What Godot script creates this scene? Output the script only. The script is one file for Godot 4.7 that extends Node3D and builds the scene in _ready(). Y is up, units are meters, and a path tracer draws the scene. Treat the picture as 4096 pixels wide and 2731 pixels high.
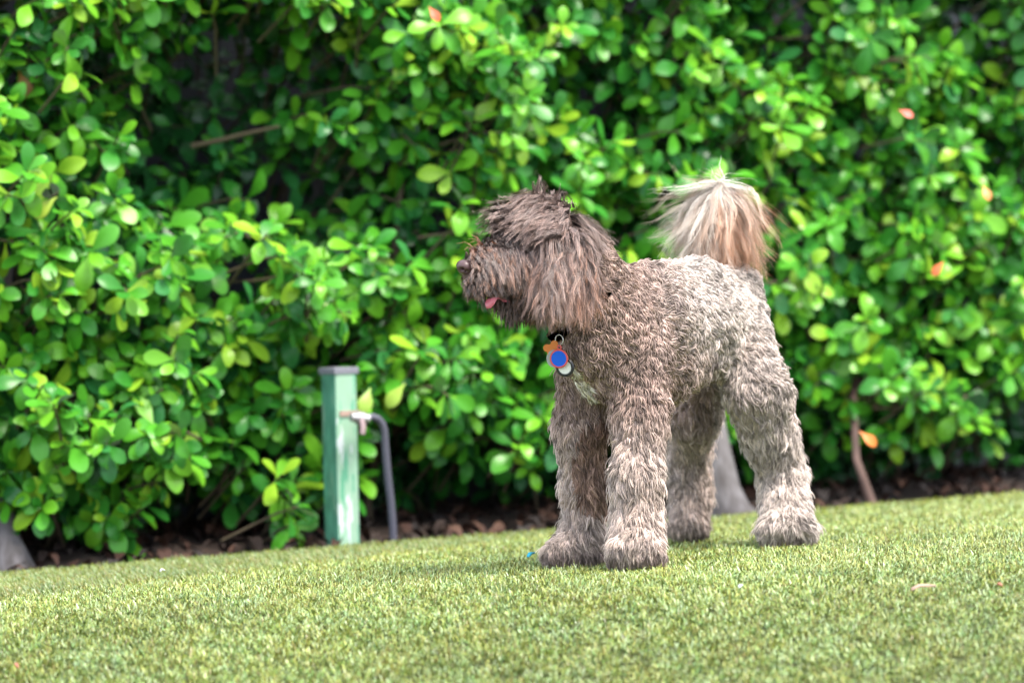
extends Node3D
# A curly grey-brown dog on artificial turf in front of a glossy-leaved hedge. y up, metres.

var rng := RandomNumberGenerator.new()
var names := {}
var blob_noise := FastNoiseLite.new()
var fine_noise := FastNoiseLite.new()

# ---------------------------------------------------------------- helpers
func numbered(called: String) -> String:
	names[called] = names.get(called, -1) + 1
	return called if names[called] == 0 else "%s_%03d" % [called, names[called]]

func tag(o: Node, label: String, category := "", group := "", kind := ""):
	if label: o.set_meta("label", label)
	if category: o.set_meta("category", category)
	if group: o.set_meta("group", group)
	if kind: o.set_meta("kind", kind)
	return o

func thing(called: String, label: String, category: String, where := Vector3.ZERO, group := "") -> Node3D:
	var o := Node3D.new()
	o.name = numbered(called)
	add_child(o)
	o.position = where
	return tag(o, label, category, group)

func part(called: String, mesh: Mesh, m: Material, parent: Node = self, where := Transform3D()) -> MeshInstance3D:
	var o := MeshInstance3D.new()
	o.name = numbered(called) if parent == self else called
	o.mesh = mesh
	o.material_override = m
	o.transform = where
	parent.add_child(o, true)
	return o

func paint(c: Color, rough := 0.8, spec := 0.5) -> StandardMaterial3D:   # c holds linear values
	var m := StandardMaterial3D.new()
	m.albedo_color = c.linear_to_srgb()
	m.roughness = rough
	m.metallic_specular = spec
	return m

func tinted(rough := 0.8, spec := 0.5, back := 0.0) -> StandardMaterial3D:   # colour comes with vertices and copies
	var m := StandardMaterial3D.new()
	m.vertex_color_use_as_albedo = true
	m.roughness = rough
	m.metallic_specular = spec
	if back > 0.0:
		m.backlight_enabled = true
		m.backlight = Color(back, back, back)
	return m

func rnd(a: float, b: float) -> float:
	return rng.randf_range(a, b)

func ball() -> Vector3:
	return Vector3(rng.randfn(), rng.randfn(), rng.randfn()) * 0.5

class Sheet:   # collects vertices of one mesh
	var v := PackedVector3Array()
	var n := PackedVector3Array()
	var c := PackedColorArray()
	var uv := PackedVector2Array()
	var i := PackedInt32Array()
	func mesh() -> ArrayMesh:
		var a := []
		a.resize(Mesh.ARRAY_MAX)
		a[Mesh.ARRAY_VERTEX] = v
		if n.size() == v.size(): a[Mesh.ARRAY_NORMAL] = n
		if c.size() == v.size(): a[Mesh.ARRAY_COLOR] = c
		if uv.size() == v.size(): a[Mesh.ARRAY_TEX_UV] = uv
		a[Mesh.ARRAY_INDEX] = i
		var m := ArrayMesh.new()
		m.add_surface_from_arrays(Mesh.PRIMITIVE_TRIANGLES, a)
		return m
	func quad(p0: int, p1: int, p2: int, p3: int) -> void:   # clockwise seen from the front
		i.append_array([p0, p1, p2, p0, p2, p3])
	func tube(path: Array, radii: Array, sides := 10, colour := Color.WHITE, capped := true) -> void:
		var start := v.size()
		var side := Vector3.UP
		for k in path.size():
			var t: Vector3 = (path[mini(k + 1, path.size() - 1)] - path[maxi(k - 1, 0)]).normalized()
			if k == 0:
				side = t.cross(Vector3(0.31, 0.2, 0.93)).normalized()
			side = (side - t * side.dot(t)).normalized()
			var other := t.cross(side)
			for s in sides:
				var a := TAU * s / sides
				var d := side * cos(a) + other * sin(a)
				v.append(path[k] + d * radii[k])
				n.append(d)
				c.append(colour)
		for k in path.size() - 1:
			for s in sides:
				var a := start + k * sides + s
				var b := start + k * sides + (s + 1) % sides
				quad(a, a + sides, b + sides, b)
		if capped:
			for e in [0, path.size() - 1]:
				var t: Vector3 = (path[-1] - path[-2]).normalized() if e else (path[0] - path[1]).normalized()
				var mid := v.size()
				v.append(path[e]); n.append(t); c.append(colour)
				for s in sides:
					v.append(v[start + e * sides + s]); n.append(t); c.append(colour)
				for s in sides:
					var a := mid + 1 + s
					var b := mid + 1 + (s + 1) % sides
					if e: i.append_array([mid, b, a])
					else: i.append_array([mid, a, b])

# ---------------------------------------------------------------- a field of joined tapered capsules, meshed as surface nets
class Flesh:
	var lo: Vector3
	var cell: float
	var k: float
	var nx: int
	var ny: int
	var nz: int
	var acc: PackedFloat32Array
	func _init(from: Vector3, to: Vector3, size: float, sharp: float) -> void:
		lo = from; cell = size; k = sharp
		nx = int((to.x - from.x) / size) + 2
		ny = int((to.y - from.y) / size) + 2
		nz = int((to.z - from.z) / size) + 2
		acc.resize(nx * ny * nz)
	func bone(a: Vector3, b: Vector3, ra: float, rb: float) -> void:
		var m := maxf(ra, rb) + 0.055
		var f := (a.min(b) - Vector3.ONE * m - lo) / cell
		var t := (a.max(b) + Vector3.ONE * m - lo) / cell
		var ab := b - a
		var l2 := maxf(ab.length_squared(), 1e-9)
		for z in range(maxi(0, int(f.z)), mini(nz, int(t.z) + 1)):
			for y in range(maxi(0, int(f.y)), mini(ny, int(t.y) + 1)):
				var at := (z * ny + y) * nx
				for x in range(maxi(0, int(f.x)), mini(nx, int(t.x) + 1)):
					var p := lo + Vector3(x, y, z) * cell - a
					var u := clampf(p.dot(ab) / l2, 0.0, 1.0)
					var d := (p - ab * u).length() - ra - (rb - ra) * u
					if d < 0.055:
						acc[at + x] += exp(-k * maxf(d, -0.05))
	func depth(p: Vector3) -> float:   # signed distance, roughly, from the nearest corner of the grid
		var q := (p - lo) / cell
		var x := int(q.x + 0.5)
		var y := int(q.y + 0.5)
		var z := int(q.z + 0.5)
		if x < 0 or y < 0 or z < 0 or x >= nx or y >= ny or z >= nz:
			return 0.2
		return -log(maxf(acc[(z * ny + y) * nx + x], 1e-5)) / k
	func net(s: Sheet) -> void:
		var own := PackedInt32Array()
		own.resize(acc.size())
		own.fill(-1)
		var steps := [1, nx, nx * ny]
		for z in nz - 1:
			for y in ny - 1:
				var row := (z * ny + y) * nx
				for x in nx - 1:
					var o := row + x
					var inside := 0
					for c in 8:
						if acc[o + (c & 1) + ((c >> 1) & 1) * nx + ((c >> 2) & 1) * nx * ny] > 1.0:
							inside += 1
					if inside == 0 or inside == 8:
						continue
					var sum := Vector3.ZERO
					var cuts := 0
					var g := Vector3.ZERO
					var val := []
					for c in 8:
						val.append(-log(maxf(acc[o + (c & 1) + ((c >> 1) & 1) * nx + ((c >> 2) & 1) * nx * ny], 1e-4)))
					for e in [[0, 1], [2, 3], [4, 5], [6, 7], [0, 2], [1, 3], [4, 6], [5, 7], [0, 4], [1, 5], [2, 6], [3, 7]]:
						var va: float = val[e[0]]
						var vb: float = val[e[1]]
						var axis: int = e[1] - e[0]
						var dir := Vector3(float(axis == 1), float(axis == 2), float(axis == 4))
						g += dir * (vb - va)
						if (va < 0.0) != (vb < 0.0):
							var pa := Vector3(e[0] & 1, (e[0] >> 1) & 1, (e[0] >> 2) & 1)
							sum += pa + dir * (va / (va - vb))
							cuts += 1
					own[o] = s.v.size()
					s.v.append(lo + (Vector3(x, y, z) + sum / cuts) * cell)
					s.n.append(g.normalized())
		for z in range(1, nz - 1):
			for y in range(1, ny - 1):
				for x in range(1, nx - 1):
					var o := (z * ny + y) * nx + x
					var a := acc[o] > 1.0
					for axis in 3:
						if a == (acc[o + steps[axis]] > 1.0):
							continue
						var d1: int = steps[(axis + 1) % 3]
						var d2: int = steps[(axis + 2) % 3]
						var q := [own[o - d1 - d2], own[o - d2], own[o], own[o - d1]]
						if q.min() < 0:
							continue
						if a: s.quad(q[0], q[3], q[2], q[1])
						else: s.quad(q[0], q[1], q[2], q[3])

# ---------------------------------------------------------------- hair: clumps of strands that run together towards the tip
func clump(s: Sheet, flesh: Flesh, root: Vector3, n: Vector3, dir: Vector3, length: float, weight: float, spread: float, count: int, width: float, at_root: Color, at_tip: Color, wave := 0.12, gather := 0.6) -> void:
	const K := 8
	if flesh and flesh.depth(root) > 0.014: return
	var guide := PackedVector3Array()
	var p := root
	var d := dir.normalized()
	var step := length / K
	var turn := ball() * wave
	var swing := ball() * wave * 1.5
	var phase := rnd(0.0, TAU)
	for k in K + 1:
		guide.append(p)
		d = (d + Vector3(0, -weight, 0) * (1.2 / K) + turn * 0.35 + swing * sin(phase + k * 1.25)).normalized()
		p += d * step
		if flesh:
			var inside := 0.007 - flesh.depth(p)
			if inside > 0.0 and inside < 0.05:
				p += n * minf(inside, 0.012)
	var e1 := n.cross(dir)
	e1 = e1.normalized() if e1.length() > 0.05 else n.cross(Vector3(0.3, 0.8, 0.5)).normalized()
	var e2 := n
	for q in count:
		var off := (e1 * rng.randfn() + e2 * absf(rng.randfn()) * 0.5) * spread * 0.6
		var end := rnd(0.55, 1.1)
		var shade := rnd(0.35, 1.0) if rng.randf() < 0.62 else rnd(1.0, 2.2)
		if gather < 0.5: shade = rnd(0.72, 1.2)
		var own := ball() * spread * 0.7
		var base := s.v.size()
		for k in K + 1:
			var t := float(k) / K
			var at := t * end * K
			var k0 := mini(int(at), K - 1)
			var pt := guide[k0].lerp(guide[k0 + 1], minf(at - k0, 1.2))
			pt += off * (1.0 - gather * t) + own * 1.5 * sin(t * 7.0 + phase + shade) * t
			var tan := (guide[k0 + 1] - guide[k0]).normalized()
			var side := tan.cross(n.lerp(Vector3.UP, absf(tan.dot(n))))
			side = side.normalized() if side.length() > 0.1 else e1
			var w := width * (1.0 - 0.8 * t * t) * 0.5
			var out := side.cross(tan)
			var col := at_root.lerp(at_tip, t * sqrt(t)) * shade
			col.a = 1.0
			s.v.append(pt - side * w); s.n.append((out - side * 0.8).normalized()); s.c.append(col)
			s.v.append(pt + side * w); s.n.append((out + side * 0.8).normalized()); s.c.append(col)
			if k < K:
				var a := base + k * 2
				s.i.append_array([a, a + 2, a + 1, a + 1, a + 2, a + 3])

func lock_mesh(strands: int, curl: float, lift: float, thick: float, fan: float) -> ArrayMesh:   # one tuft of the coat, along +y over a surface facing +z, of length 1
	var s := Sheet.new()
	for q in strands:
		var off := Vector3(rng.randfn() * fan, rnd(-0.12, 0.12), rnd(-0.03, 0.05))
		var len_own := rnd(0.72, 1.1)
		var bend := rnd(0.6, 1.3) * curl
		var phase := rnd(0.0, TAU)
		var path := []
		var radii := []
		var d := rnd(0.5, 0.9) * lift
		var p := off
		for k in 6:
			var t := k / 5.0
			path.append(p)
			radii.append(thick * (1.0 - 0.85 * t * t) * rnd(0.85, 1.15))
			var a := d - bend * t
			p += Vector3(sin(phase + t * 5.0) * 0.22 - off.x * 0.75, cos(a), sin(a)) * (len_own / 5.0)
		var tone := rnd(0.6, 1.35)
		s.tube(path, radii, 3, Color(tone, tone * rnd(0.96, 1.02), tone * rnd(0.92, 1.04)), false)
	return s.mesh()

func copies(called: String, mesh: Mesh, m: Material, places: Array, colours: PackedColorArray, parent: Node) -> MultiMeshInstance3D:
	var mm := MultiMesh.new()
	mm.transform_format = MultiMesh.TRANSFORM_3D
	mm.use_colors = true
	mm.mesh = mesh
	mm.instance_count = places.size()
	for k in places.size():
		mm.set_instance_transform(k, places[k])
		mm.set_instance_color(k, colours[k])
	var o := MultiMeshInstance3D.new()
	o.name = numbered(called) if parent == self else called
	o.multimesh = mm
	o.material_override = m
	o.set_meta("kind", "stuff")
	parent.add_child(o, true)
	return o

# ---------------------------------------------------------------- the place
const EDGE_A := Vector3(-1.213, -0.036, -8.799)
const EDGE_B := Vector3(1.332, 0.040, -9.833)
const ALONG := Vector3(0.926, 0.000, -0.377)
const BACK := Vector3(-0.377, 0.000, -0.926)
const SLOPE := 0.03

func lawn(x: float, z := -9.0) -> float:   # a low mound: level under the dog, falling away in front of it
	var d := z + 7.75
	var fall := 0.0
	if d > 0.0: fall = 0.25 * d * d if d < 0.9 else 0.2025 + 0.45 * (d - 0.9)
	return SLOPE * clampf(x, -3.0, 3.0) - minf(fall, 1.1 + 0.02 * d)

func hedge_point(s: float, y: float, t: float) -> Vector3:   # s along the hedge, y up, t towards the lawn
	return Vector3(EDGE_A.x, 0, EDGE_A.z) + ALONG * s - BACK * t + Vector3(0, y, 0)

func _ready() -> void:
	rng.seed = 7
	blob_noise.seed = 3
	blob_noise.frequency = 1.0
	fine_noise.seed = 11
	fine_noise.frequency = 1.0
	set_stage()
	build_ground()
	build_fence()
	build_hedge()
	build_post()
	build_turf()
	build_litter()
	build_dog()

func set_stage() -> void:
	var cam := Camera3D.new()
	cam.name = "camera"
	add_child(cam)
	cam.position = Vector3(0, 0.55, 0)
	cam.rotation_degrees = Vector3(-0.5781, 0, -1.3977)
	var look := CameraAttributesPhysical.new()
	look.frustum_focal_length = 136.5
	look.frustum_focus_distance = 7.93
	look.exposure_aperture = 2.2
	cam.attributes = look
	cam.fov = 10.048
	cam.near = 0.1
	cam.far = 400.0
	cam.current = true
	var sky := ProceduralSkyMaterial.new()
	sky.sky_top_color = Color(0.86, 0.90, 0.96)
	sky.sky_horizon_color = Color(0.80, 0.84, 0.88)
	sky.sky_curve = 0.2
	sky.ground_bottom_color = Color(0.30, 0.32, 0.24)
	sky.ground_horizon_color = Color(0.45, 0.47, 0.42)
	sky.sun_angle_max = 40.0
	var env := Environment.new()
	env.background_mode = Environment.BG_SKY
	env.sky = Sky.new()
	env.sky.sky_material = sky
	env.background_energy_multiplier = 0.8
	env.tonemap_mode = Environment.TONE_MAPPER_LINEAR
	env.tonemap_exposure = 3.5
	env.sdfgi_enabled = true
	env.ssao_enabled = true
	env.ssil_enabled = true
	var world := WorldEnvironment.new()
	world.name = "daylight"
	world.environment = env
	add_child(world)
	var sun := DirectionalLight3D.new()
	sun.name = "sun"
	sun.light_color = Color(1.0, 0.97, 0.93)
	sun.light_energy = 0.62
	sun.light_angular_distance = 24.0
	sun.shadow_enabled = true
	sun.rotation_degrees = Vector3(-60, 48, 0)
	add_child(sun)

func build_ground() -> void:
	var s := Sheet.new()
	var n := 48
	for z in n + 1:
		for x in n + 1:
			var fx := (x - n / 2.0) / (n / 2.0)
			var fz := (z - n / 2.0) / (n / 2.0)
			var px := signf(fx) * pow(absf(fx), 2.6) * 150.0
			var pz := -9.0 + signf(fz) * pow(absf(fz), 2.6) * 150.0
			s.v.append(Vector3(px, lawn(px, pz) - 0.085, pz))
			s.n.append(Vector3.UP)
	for z in n:
		for x in n:
			var a := z * (n + 1) + x
			s.quad(a, a + 1, a + n + 2, a + n + 1)
	var soil := paint(Color(0.045, 0.026, 0.018), 0.95)
	var nt := NoiseTexture2D.new()
	nt.width = 512; nt.height = 512; nt.seamless = true
	nt.noise = FastNoiseLite.new()
	nt.noise.frequency = 0.03
	nt.noise.fractal_octaves = 5
	var ramp := Gradient.new()
	ramp.set_color(0, Color(0.012, 0.008, 0.006).linear_to_srgb())
	ramp.set_color(1, Color(0.07, 0.038, 0.025).linear_to_srgb())
	nt.color_ramp = ramp
	soil.albedo_color = Color.WHITE
	soil.albedo_texture = nt
	soil.uv1_triplanar = true
	soil.uv1_world_triplanar = true
	soil.uv1_scale = Vector3.ONE * 2.0
	tag(part("ground", s.mesh(), soil), "dark brown soil and mulch under the hedge", "", "", "structure")
	# the planting bed: a low uneven bank of mulch that rises behind the turf
	var bed := Sheet.new()
	for z in 31:
		for x in 121:
			var back := z / 30.0
			var along := -1.4 + x * 0.05
			var p := hedge_point(along, 0, -back * 1.3 - 0.002)
			var n2 := fine_noise.get_noise_2d(along * 9.0, back * 12.0) * 0.03 + blob_noise.get_noise_2d(along * 3.0, back * 3.0) * 0.02
			p.y = lawn(p.x) - 0.045 + smoothstep(0.0, 0.45, back) * (0.05 + n2)
			bed.v.append(p)
			bed.n.append(Vector3(-n2 * 6.0, 1, n2 * 4.0).normalized())
	for z in 30:
		for x in 120:
			var a := z * 121 + x
			bed.quad(a, a + 121, a + 122, a + 1)
	tag(part("planting_bed", bed.mesh(), soil), "low bank of dark mulch behind the turf edge", "", "", "structure")
	# the turf mat: a slab that ends at the hedge bed
	var m := Sheet.new()
	var near := 90
	for k in near + 1:
		for x in 41:
			var along := (x - 20) / 20.0
			along = signf(along) * pow(absf(along), 1.6) * 8.0 + 1.37
			var away := -pow(float(k) / near, 1.5) * 14.0
			var p := Vector3(EDGE_A.x, 0, EDGE_A.z) + ALONG * along + BACK * away
			p.y = lawn(p.x, p.z) - 0.012
			m.v.append(p)
			m.n.append(Vector3.UP)
	for k in near:
		for x in 40:
			var a := k * 41 + x
			m.quad(a, a + 1, a + 42, a + 41)
	for x in 41:   # the rim of the mat
		var p := m.v[x]
		m.v.append(p); m.n.append(BACK)
		m.v.append(p - Vector3(0, 0.06, 0)); m.n.append(BACK)
	for x in 40:
		var a := 41 * (near + 1) + x * 2
		m.quad(a, a + 1, a + 3, a + 2)
	var mat := paint(Color(0.06, 0.075, 0.02), 0.9)
	tag(part("turf_mat", m.mesh(), mat), "short green artificial turf mat", "", "", "structure")

const TURF_TONES := [Color(0.22, 0.295, 0.042), Color(0.11, 0.175, 0.025), Color(0.275, 0.35, 0.066), Color(0.345, 0.38, 0.09), Color(0.165, 0.285, 0.07), Color(0.24, 0.21, 0.05), Color(0.44, 0.56, 0.27)]

func tuft_mesh(high: float, wide: float, lean: float) -> ArrayMesh:
	var s := Sheet.new()
	for b in 10:
		var at := Vector3(rnd(-1, 1), 0, rnd(-1, 1)) * 0.013
		var a := rnd(0, TAU)
		var d := Vector3(cos(a), 0, sin(a))
		var side := Vector3(-d.z, 0, d.x)
		var h := high * rnd(0.55, 1.15)
		var w := wide * rnd(0.7, 1.2)
		var bend := rnd(0.1, 1.2) * lean
		var tone: Color = TURF_TONES[rng.randi() % TURF_TONES.size()] * rnd(0.6, 1.35)
		tone.a = 1.0
		var base := s.v.size()
		var p := at
		var ang := rnd(0.0, 0.75)
		for k in 4:
			var up := Vector3(0, cos(ang), 0) + d * sin(ang)
			var nrm := (d * cos(ang) - Vector3(0, sin(ang), 0))
			var ww := w * (1.0 - 0.18 * k) * (0.35 if k == 3 else 1.0) * 0.5
			s.v.append(p - side * ww); s.v.append(p + side * ww)
			s.n.append(nrm); s.n.append(nrm)
			s.c.append(tone); s.c.append(tone)
			p += up * h / 3.0
			ang += bend
		for k in 3:
			var o := base + k * 2
			s.i.append_array([o, o + 1, o + 2, o + 1, o + 3, o + 2])
	return s.mesh()

func build_turf() -> void:
	var m := tinted(0.36, 0.6, 0.3)
	var seam := []
	var kinds := []
	var places := []
	var cols := []
	for k in 8:
		kinds.append(tuft_mesh(0.0175, 0.0027, 0.85))
		places.append([])
		cols.append(PackedColorArray())
	var w := 5
	var total := 95000
	var pale := []
	var pale_cols := PackedColorArray()
	for q in total:
		# even over the piece of lawn that the picture shows and a margin round it
		var z := -rnd(6.55, 10.6)
		var x := rnd(-1.0, 1.0) * (0.32 - z * 0.145)
		var p := Vector3(x, lawn(x, z) - 0.0125, z)
		var rel := (Vector3(x, 0, z) - Vector3(EDGE_A.x, 0, EDGE_A.z)).dot(BACK)
		if rel > 0.004:
			continue
		var s_at := (Vector3(x, 0, z) - Vector3(EDGE_A.x, 0, EDGE_A.z)).dot(ALONG)
		var patch := blob_noise.get_noise_3d(x * 1.6, 0, z * 1.1)
		var tone := 1.0 + patch * 0.22 + rng.randfn() * 0.10
		var warm := fine_noise.get_noise_2d(x * 7.0, z * 4.0)
		var c := Color(tone * (1.0 + warm * 0.14), tone, tone * (1.0 - warm * 0.2))
		var turn := Basis(Vector3.UP, rnd(0, TAU)) 
		turn = Basis(Vector3(1, 0, 0.3).normalized(), rnd(-0.3, 0.55)) * turn * rnd(0.75, 1.15)
		var seam_width := 0.72 - s_at * 0.40
		if rel > -seam_width + fine_noise.get_noise_1d(s_at * 6.0) * 0.04:
			turn = Basis(Vector3(1, 0, 0.4).normalized(), rnd(0.2, 0.75)) * turn   # trodden flat along the bed
			pale.append(Transform3D(turn, p))
			pale_cols.append(c)
			continue
		var kk := rng.randi() % 8
		places[kk].append(Transform3D(turn, p))
		cols[kk].append(c)
	for k in 8:
		tag(copies("turf", kinds[k], m, places[k], cols[k], self), "short olive green blades of artificial grass")
	tag(copies("turf_border", tuft_mesh(0.0165, 0.0021, 0.8), m, pale, pale_cols, self), "flattened strip of artificial grass along the hedge bed")
	# long single blades that stand up along the rim
	var up := []
	var up_cols := PackedColorArray()
	for q in 2600:
		var s_at := rnd(-0.3, 3.1)
		var p := Vector3(EDGE_A.x, 0, EDGE_A.z) + ALONG * s_at - BACK * rnd(-0.003, 0.05)
		p.y = lawn(p.x) - 0.0135
		up.append(Transform3D(Basis(Vector3.UP, rnd(0, TAU)) * rnd(0.7, 1.25), p))
		up_cols.append(Color(1.15, 1.0, 0.9) * rnd(0.8, 1.2))
	tag(copies("turf_rim", tuft_mesh(0.020, 0.0022, 0.4), m, up, up_cols, self), "ragged blades along the edge of the turf")

func build_fence() -> void:
	var f := thing("slat_fence", "dark blue grey slat fence showing through gaps in the hedge", "fence", hedge_point(-1.1, 0, -1.15))
	var m := paint(Color(0.036, 0.043, 0.058), 0.7)
	var m2 := paint(Color(0.065, 0.066, 0.09), 0.65)
	var m3 := paint(Color(0.024, 0.031, 0.042), 0.75)
	var turn := Basis(ALONG, Vector3.UP, -BACK)
	var slat := BoxMesh.new()
	slat.size = Vector3(0.1165, 2.6, 0.018)
	for k in 44:
		var o := part("slat", slat, [m, m2, m, m3][(k * 7) % 4], f, Transform3D(turn.rotated(Vector3.UP, rnd(-0.02, 0.02)), ALONG * (k * 0.118) + Vector3(0, 1.24, 0) + BACK * rnd(-0.002, 0.002)))
	var rail := BoxMesh.new()
	rail.size = Vector3(5.2, 0.07, 0.04)
	for y in [0.25, 1.75]:
		part("rail", rail, m3, f, Transform3D(turn, ALONG * 2.54 + Vector3(0, y, 0) + BACK * 0.035))
	var post := BoxMesh.new()
	post.size = Vector3(0.07, 2.2, 0.07)
	for k in 4:
		part("fence_post", post, m3, f, Transform3D(turn, ALONG * (0.1 + k * 1.75) + Vector3(0, 1.05, 0) + BACK * 0.095))

# ---------------------------------------------------------------- hedge
func leaf_mesh(long: float, wide: float, fold: float, droop: float, narrow: float) -> ArrayMesh:   # an obovate leaf along +y, upper face towards +z
	var s := Sheet.new()
	var rows := 8
	for k in rows + 1:
		var t := sin(float(k) / rows * PI * 0.5)
		var w := smoothstep(0.0, 0.72, t) * sqrt(maxf(0.0, 1.0 - pow(maxf(0.0, t - 0.62) / 0.385, 2.0))) + 0.07 * (1.0 - t)
		w = w * wide * 0.5
		var a := -droop * t * t
		var y := long * (t - droop * droop * t * t * t * 0.12)
		var z := long * a * t * 0.5
		for q in 5:
			var u := (q - 2) / 2.0
			s.v.append(Vector3(u * w, y, z + absf(u) * w * fold - u * u * w * fold * 0.35))
	for k in rows:
		for q in 4:
			var o := k * 5 + q
			s.quad(o, o + 5, o + 6, o + 1)
	s.n.resize(s.v.size())
	for t in s.i.size() / 3:
		var a := s.v[s.i[t * 3]]
		var fn := (s.v[s.i[t * 3 + 2]] - a).cross(s.v[s.i[t * 3 + 1]] - a)
		for j in 3: s.n[s.i[t * 3 + j]] += fn
	for j in s.n.size(): s.n[j] = s.n[j].normalized()
	return s.mesh()

# hollows (depth > 0) and bulges (depth < 0) of the clipped face: s, y, half width, half height, depth
var FACE := [
	[0.720, 0.992, 0.26, 0.20, 0.42], [0.869, 1.160, 0.20, 0.10, 0.40], [0.995, 0.841, 0.15, 0.10, 0.42], [0.606, 0.835, 0.10, 0.05, 0.22],
	[1.189, 0.709, 0.05, 0.07, 0.30], [1.189, 0.944, 0.05, 0.06, 0.12], [1.769, 1.022, 0.06, 0.09, 0.36], [1.643, 1.180, 0.05, 0.05, 0.22],
	[2.773, 1.239, 0.10, 0.06, 0.15], [2.841, 1.103, 0.06, 0.05, 0.15], [2.302, 1.120, 0.06, 0.035, 0.24], [2.178, 0.427, 0.06, 0.07, 0.30], [2.235, 0.247, 0.06, 0.10, 0.35],
	[0.967, 0.448, 0.09, 0.06, 0.34], [1.108, 0.221, 0.07, 0.10, 0.34], [0.507, 0.534, 0.05, 0.05, 0.20], [0.821, 0.400, 0.03, 0.05, 0.15], [1.823, 0.808, 0.05, 0.05, 0.15],
	[0.749, 0.631, 0.32, 0.08, -0.16], [0.250, 0.773, 0.18, 0.20, -0.10], [0.418, 0.361, 0.30, 0.20, -0.12], [1.357, 0.331, 0.16, 0.14, -0.10], [1.373, 0.938, 0.12, 0.20, -0.06],
	[2.444, 0.675, 0.30, 0.20, -0.10], [2.027, 1.163, 0.20, 0.10, -0.06], [0.282, 1.221, 0.16, 0.10, -0.08],
]
# how low the leaves hang: s, y
var HEM := [[-0.6, 0.10], [0.122, 0.072], [0.301, 0.069], [0.347, -0.020], [0.459, -0.031], [0.518, 0.148], [0.726, 0.166], [0.767, 0.044], [0.900, 0.028], [1.083, 0.147], [1.177, 0.245], [1.312, 0.144], [1.485, 0.121], [1.570, 0.215], [1.929, 0.246], [2.050, 0.209], [2.224, 0.281], [2.322, 0.233], [2.382, 0.130], [2.498, 0.238], [2.713, 0.163], [2.791, 0.217], [2.873, 0.249], [3.4, 0.30]]

func face(s: float, y: float) -> float:
	var d := blob_noise.get_noise_2d(s * 3.2, y * 3.6) * 0.24 + blob_noise.get_noise_2d(s * 8.0 + 40.0, y * 8.0) * 0.10
	for f in FACE:
		var q := pow((s - f[0]) / f[2], 2.0) + pow((y - f[1]) / f[3], 2.0)
		if q < 3.0:
			d -= f[4] * (1.25 if f[4] > 0.0 else 1.0) * exp(-q * 1.1)
	return d

func hem(s: float) -> float:
	for k in HEM.size() - 1:
		if s < HEM[k + 1][0]:
			return lerpf(HEM[k][1], HEM[k + 1][1], clampf((s - HEM[k][0]) / (HEM[k + 1][0] - HEM[k][0]), 0.0, 1.0))
	return 0.3

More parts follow.
